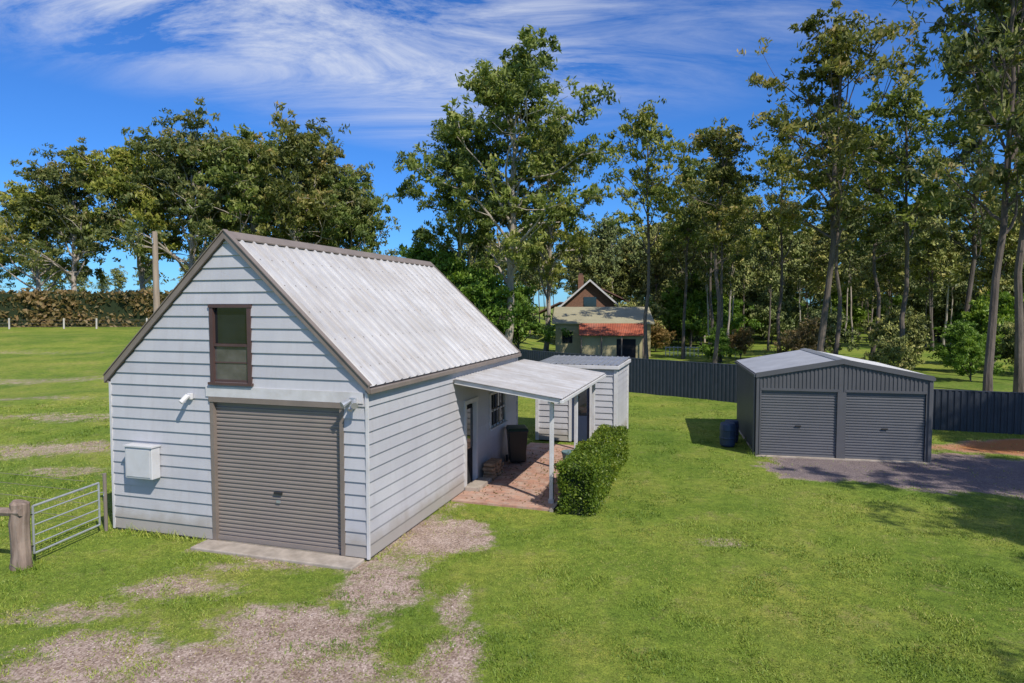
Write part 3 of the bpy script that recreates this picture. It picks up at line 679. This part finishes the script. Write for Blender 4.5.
T['s'] = gen_tree('shrub_s', 18, 6, .12, .05, 3.2, 18, 170, .19, 1.0, M_leafC, M_barkD, 'broad', .7)
T['t'] = gen_tree('shrub_t', 19, 5, .10, .05, 2.8, 16, 150, .19, .95, M_leafF, M_barkD, 'broad', .7)
T['r'] = gen_tree('shrub_r', 20, 4, .10, .05, 2.4, 14, 150, .15, .85, M_leafR, M_barkD, 'broad', .7)
HT = dict(a=28, b=26, c=28, h=27, d=23, e=21, f=23.5, g=21.5, j=25, s=6, t=5, r=4)
def tree(kind, x, y, h, name='eucalyptus_tree', rz=None, parent=None, wide=1):
    s = h/HT[kind]; rz = (x*7.1+y*3.3) % 6.28 if rz is None else rz
    return obj(name, T[kind], parent, (x, y, float(TH(x, y))-.05), (0, 0, rz), (s*wide, s*wide, s))
for k, x, y, h, w in (('e', -62, 88, 19, 1), ('d', -56, 86, 22, 1), ('e', -49, 90, 25, 1), ('d', -41, 86, 26.5, 1), ('e', -34, 90, 26.5, 1), ('d', -28, 86, 25.5, 1), ('e', -21.5, 89, 20, .95), ('e', -73, 92, 15, 1), ('d', -84, 96, 18, 1), ('e', -99, 94, 22, 1), ('e', -38, 99, 24, 1), ('d', -24, 92, 23, 1)):
    tree(k, x, y, h, wide=w)
for k, x, y, h, w in (('a', -.6, 57, 28.8, 1.02), ('a', -4.2, 60, 23, .9), ('a', 3.2, 64, 25, .75), ('h', 10.1, 50, 22.5, .95), ('b', 13.6, 45, 20, 1.05), ('c', 18.9, 41, 25, 1), ('b', 16.8, 54, 19, 1), ('b', 22.6, 47, 21, 1.1), ('h', 14.6, 57, 20, 1),
                      ('c', 19.3, 27, 23, .85), ('c', 25.9, 34, 25, 1), ('h', 27, 46, 23, 1.1), ('c', 31, 40, 25, 1), ('h', 24, 60, 22, 1), ('c', 35, 52, 25, 1), ('h', 19, 64, 21, 1), ('b', 29, 54, 22, 1.1)):
    tree(k, x, y, h, wide=w)
# trees just outside the right of the photo: their shade falls over the lawn and drive
for k, x, y, h in (('a', 18.4, 2.8, 17), ('a', 21.5, 7.0, 18), ('a', 15.6, -2.6, 15.5), ('a', 26, 9.5, 21), ('a', 17.4, -.2, 15)):
    tree(k, x, y, h)
for k, x, y, h in (('s', -5.5, 60, 7.5), ('s', -2.5, 57.5, 6.5), ('s', .6, 60, 5.5), ('s', -8, 64, 8), ('s', 16.3, 53, 2.6), ('r', 14.2, 66, 2.6), ('r', 21.5, 49, 3.2), ('t', 26, 56, 4), ('s', 31, 46, 3.2), ('r', 19.5, 57, 2.4), ('t', 13.2, 70, 5), ('t', 24.5, 43, 2.4), ('s', 27.5, 40, 2.6), ('t', 34, 44, 3.5), ('s', 36, 50, 5), ('t', 29, 50, 4)):
    tree(k, x, y, h, 'garden_shrub')
fo = empty('distant_forest'); rg = R(5)
for i in range(250):
    y = rg.uniform(66, 160); u = rg.uniform(.12, 1.05); x = u*y+rg.uniform(-2, 2)
    if y < 90 and x < 17: continue
    k = 'fgjfj'[rg.randint(5)]; tree(k, x, y, rg.uniform(13, 21)*(1+.1*(y > 100)), 'forest_tree', rg.uniform(0, 6.28), fo)
for i in range(160):
    y = rg.uniform(72, 140); u = rg.uniform(.22, 1.05); x = u*y
    k = 'sttgs'[rg.randint(5)]; tree(k, x, y, rg.uniform(3, 8), 'understorey', rg.uniform(0, 6.28), fo)
for i in range(60):
    x = rg.uniform(-8, 34); y = rg.uniform(88, 150)
    tree('fgj'[i % 3], x, y, rg.uniform(14, 19), 'forest_tree', rg.uniform(0, 6.28), fo)
for i in range(70):
    x = rg.uniform(-260, -15); y = rg.uniform(125, 190); tree('fg'[i % 2], x, y, rg.uniform(12, 18)*(.55 if -45 < x else 1), 'forest_tree', rg.uniform(0, 6.28), fo)
def hedge(name, parent_loc, rz, lx, ly, h, n, lsz, mat, wob=.06):
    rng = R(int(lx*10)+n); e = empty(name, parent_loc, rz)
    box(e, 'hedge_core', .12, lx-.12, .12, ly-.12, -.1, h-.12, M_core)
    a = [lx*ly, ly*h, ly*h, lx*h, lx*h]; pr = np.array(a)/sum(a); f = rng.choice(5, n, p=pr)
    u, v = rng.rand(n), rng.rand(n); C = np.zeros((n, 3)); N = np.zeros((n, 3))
    for k, (fx, fy, fz, nn) in enumerate(((u*lx, v*ly, h+0*u, (0, 0, 1)), (0*u, u*ly, v*h, (-1, 0, 0)), (lx+0*u, u*ly, v*h, (1, 0, 0)), (u*lx, 0*u, v*h, (0, -1, 0)), (u*lx, ly+0*u, v*h, (0, 1, 0)))):
        m = f == k; C[m] = np.stack([fx, fy, fz], 1)[m]; N[m] = nn
    c0 = C.copy(); sc = 1/max(wob*6, .2)
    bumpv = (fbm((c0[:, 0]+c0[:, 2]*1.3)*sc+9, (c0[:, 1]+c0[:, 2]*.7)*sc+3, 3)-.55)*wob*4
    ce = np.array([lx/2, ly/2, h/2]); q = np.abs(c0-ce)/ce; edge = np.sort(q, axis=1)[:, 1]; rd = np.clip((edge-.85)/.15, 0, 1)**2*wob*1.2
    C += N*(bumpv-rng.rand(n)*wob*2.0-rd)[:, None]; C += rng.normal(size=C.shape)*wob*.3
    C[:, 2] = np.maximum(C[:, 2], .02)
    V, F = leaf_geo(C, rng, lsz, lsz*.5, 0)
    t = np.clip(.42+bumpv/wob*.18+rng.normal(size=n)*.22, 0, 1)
    obj('hedge_leaves', mesh_np('hedge_leaves', V, F, [mat], attrs={'tint': np.repeat(t, 4)}), e); return e
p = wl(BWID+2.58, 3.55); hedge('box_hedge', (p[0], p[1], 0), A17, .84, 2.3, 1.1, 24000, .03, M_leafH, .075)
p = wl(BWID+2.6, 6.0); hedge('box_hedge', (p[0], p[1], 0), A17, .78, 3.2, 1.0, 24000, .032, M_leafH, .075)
hedge('russet_windbreak_hedge', (-112, 77, 1.7), 0, 84, 4.5, 4.3, 60000, .30, M_leafR, .45)

# ---------------------------------------------------------------- grass blades + stones
rng = R(21); N = 750000
th_ = rng.uniform(-1.0, 1.0, N); r = 5.5+rng.rand(N)**1.5*28
gx = np.sin(th_)*r; gy = np.cos(th_)*r+.5
dm, dk, mu = masks(gx, gy)
a, b = barn_loc(gx, gy); p_, q_ = shed_loc(gx, gy)
ok = ~((a > -.02) & (a < BWID+.02) & (b > -.03) & (b < BLEN)) & ~((a > BWID) & (a < BWID+2.5) & (b > 3.7) & (b < 10.6))
ok &= ~((a > 2.3) & (a < 5.7) & (b > -.5) & (b < 0)) & ~((a > 5.8) & (a < 8.5) & (b > 11.1) & (b < 14.1)) & ~((p_ > -.02) & (p_ < SWID) & (q_ > -.1) & (q_ < SLEN))
tex = fbm(gx*2.3+30, gy*2.3+11, 5)
fine = fbm(gx*7+3, gy*7+1, 3)
dens = sst(.32, .62, tex+.09)*(1-sst(.35, .75, dm*.9+(tex-.5)*1.6+(fine-.5)*.9)) + .03
ok &= rng.rand(N) < dens
gx, gy, tex, dmk = gx[ok], gy[ok], tex[ok], dm[ok]; a, b, r = a[ok], b[ok], r[ok]; p_, q_ = p_[ok], q_[ok]; n = len(gx)
patch = fbm(gx*.45+70, gy*.45+20, 4); patch2 = fbm(gx*1.6+7, gy*1.6+2, 4)
hgt = (.014+.026*rng.rand(n))*(.5+1.1*sst(.4, .75, patch2))
near = ((np.abs(b) < .25) & (a > -.2) & (a < 2.3)) | ((np.abs(a-BWID) < .2) & (b > 0) & (b < 4)) | ((np.abs(a) < .25) & (b > 0)) | ((np.abs(p_) < .25) & (q_ > -.2) & (q_ < 5)) | (np.hypot(gx+8.5, gy-11.38) < .35)
hgt = np.where(near, hgt*(1.5+3.5*rng.rand(n)), hgt); hgt = np.where(a < -.6, hgt*1.5, hgt); gz = TH(gx, gy)
ang = rng.rand(n)*6.28; w = .004+.00035*r; lean = rng.normal(size=(n, 2))*.7
bx, by = np.cos(ang)*w, np.sin(ang)*w
V = np.stack([np.stack([gx-bx, gy-by, gz-.005], 1), np.stack([gx+bx, gy+by, gz-.005], 1), np.stack([gx+lean[:, 0]*hgt, gy+lean[:, 1]*hgt, gz+hgt], 1)], 1).reshape(-1, 3)
tt = np.clip(.42+(patch-.5)*1.5-(patch2-.5)*.5+rng.normal(size=n)*.17+dmk*.3, 0, 1)
obj('grass', mesh_np('grass', V, np.arange(n*3).reshape(n, 3), [M_blade], attrs={'tint': np.repeat(tt, 3)}))
N = 110000; gx = rng.uniform(-8, 14, N); gy = rng.uniform(6, 21, N); dm, dk, mu = masks(gx, gy)
a, b = barn_loc(gx, gy); ok = (rng.rand(N) < (dm-.3)*1.1) & ~((a > -.1) & (a < BWID+.1) & (b > -.6) & (b < BLEN))
p_, q_ = shed_loc(gx, gy); ok &= ~((p_ > -.1) & (p_ < SWID+.1) & (q_ > -.15))
gx, gy, dk = gx[ok], gy[ok], dk[ok]; n = len(gx); gz = TH(gx, gy); s = .004+.010*rng.rand(n)**2
base = np.array([(1, 0, 0), (0, 1, 0), (-1, 0, 0), (0, -1, 0), (0, 0, .8), (0, 0, -.5)])
ang = rng.rand(n)*6.28; ca_, sa_ = np.cos(ang), np.sin(ang)
bb = base[None]*s[:, None, None]*(0.7+.6*rng.rand(n, 6, 1))
V = np.stack([gx[:, None]+bb[..., 0]*ca_[:, None]-bb[..., 1]*sa_[:, None], gy[:, None]+bb[..., 0]*sa_[:, None]+bb[..., 1]*ca_[:, None], gz[:, None]+.004+bb[..., 2]], -1).reshape(-1, 3)
tf = np.array([(0, 1, 4), (1, 2, 4), (2, 3, 4), (3, 0, 4)])
F = (np.arange(n)[:, None, None]*6+tf[None]).reshape(-1, 3)
ms, nt, bs = newmat('gravel_stones'); at = attr(nt, 'tint')
L(nt, ramp(nt, at.outputs['Fac'], [(0, (.12, .10, .105)), (.4, (.34, .27, .23)), (1, (.65, .56, .50))]), bs.inputs['Base Color']); bs.inputs['Roughness'].default_value = .9
obj('gravel', mesh_np('gravel', V, F, [ms], attrs={'tint': np.repeat(np.clip(rng.rand(n)-dk*.5, 0, 1), 6)}))
N = 500; aa = BWID+.1+rng.rand(N)*2.2; bb_ = 3.9+rng.rand(N)*6; px = P0[0]+BU[0]*aa+BW[0]*bb_; py = P0[1]+BU[1]*aa+BW[1]*bb_
V, F = leaf_geo(np.stack([px, py, np.full(N, .045)], 1), rng, .035, .015, 0); V[:, 2] = np.clip(V[:, 2], .034, .06)
obj('fallen_leaves', mesh_np('fallen_leaves', V, F, [M_leafR], attrs={'tint': np.repeat(rng.rand(N), 4)}))

# ---------------------------------------------------------------- light and sky
EL = 47
sd_ = Vector((.58*math.cos(math.radians(EL)), -.815*math.cos(math.radians(EL)), math.sin(math.radians(EL)))).normalized()
sun = bpy.data.lights.new('sun', 'SUN'); sun.energy = 5.0; sun.angle = math.radians(.5); sun.color = (1, .94, .85)
so = bpy.data.objects.new('sun', sun); COL.objects.link(so); so.rotation_euler = sd_.to_track_quat('Z', 'Y').to_euler(); so.location = (20, -20, 40)
w = bpy.data.worlds.new('World'); scene.world = w; w.use_nodes = True; nt = w.node_tree; bg = nt.nodes['Background']
sky = nt.nodes.new('ShaderNodeTexSky'); sky.sky_type = 'NISHITA'; sky.sun_disc = False
sky.sun_elevation = math.radians(EL); sky.sun_rotation = math.atan2(sd_.x, sd_.y); sky.air_density = 1.0; sky.dust_density = .1; sky.ozone_density = 2.0
tc = nt.nodes.new('ShaderNodeTexCoord'); sp = nt.nodes.new('ShaderNodeSeparateXYZ'); L(nt, tc.outputs['Generated'], sp.inputs[0])
mth = lambda *a: mnode(nt, *a)
zc = mth('MAXIMUM', sp.outputs['Z'], 0.0); den = mth('ADD', zc, .12)
cb = nt.nodes.new('ShaderNodeCombineXYZ'); L(nt, mth('DIVIDE', sp.outputs['X'], den), cb.inputs[0]); L(nt, mth('DIVIDE', sp.outputs['Y'], den), cb.inputs[1])
mp = nt.nodes.new('ShaderNodeMapping'); mp.inputs['Rotation'].default_value = (0, 0, math.radians(-28)); mp.inputs['Scale'].default_value = (.7, 1.7, 1); mp.inputs['Location'].default_value = (.3, .6, 0)
L(nt, cb.outputs[0], mp.inputs['Vector'])
n1 = noise(nt, 1.2, 12, .68, mp.outputs[0], 1.2); n2 = noise(nt, .7, 3, .5, cb.outputs[0], .3)
cl1 = ramp(nt, n1.outputs['Fac'], [(.39, (0, 0, 0)), (.62, (1, 1, 1))]); cl2 = ramp(nt, n2.outputs['Fac'], [(.30, (.4, .4, .4)), (.5, (1, 1, 1))])
lowm = ramp(nt, mth('MULTIPLY_ADD', mth('ABSOLUTE', mth('ADD', sp.outputs['X'], .12)), -.12, zc), [(.21, (0, 0, 0)), (.31, (1, 1, 1))])
rightm = ramp(nt, mth('ADD', sp.outputs['X'], .5), [(.56, (1, 1, 1)), (.70, (.4, .4, .4))])
cm = mth('MULTIPLY', mth('MULTIPLY', mth('MULTIPLY', cl1, cl2), lowm), rightm)
tint = mixc(nt, 1, sky.outputs[0], (.30, .70, 1.33), 'MULTIPLY')
fin = mixc(nt, mth('MULTIPLY', cm, .9), tint, (7.0, 7.4, 8.3))
L(nt, fin, bg.inputs['Color']); bg.inputs['Strength'].default_value = .11

cam = bpy.data.cameras.new('camera'); co = bpy.data.objects.new('camera', cam); COL.objects.link(co)
cam.sensor_width = 36; cam.lens = 670/1024*36; cam.clip_end = 6000
co.location = (0, 0, 4.5); co.rotation_euler = (math.radians(90-3.03), 0, 0)
scene.camera = co
scene.view_settings.view_transform = 'Standard'; scene.view_settings.look = 'None'; scene.view_settings.exposure = 0
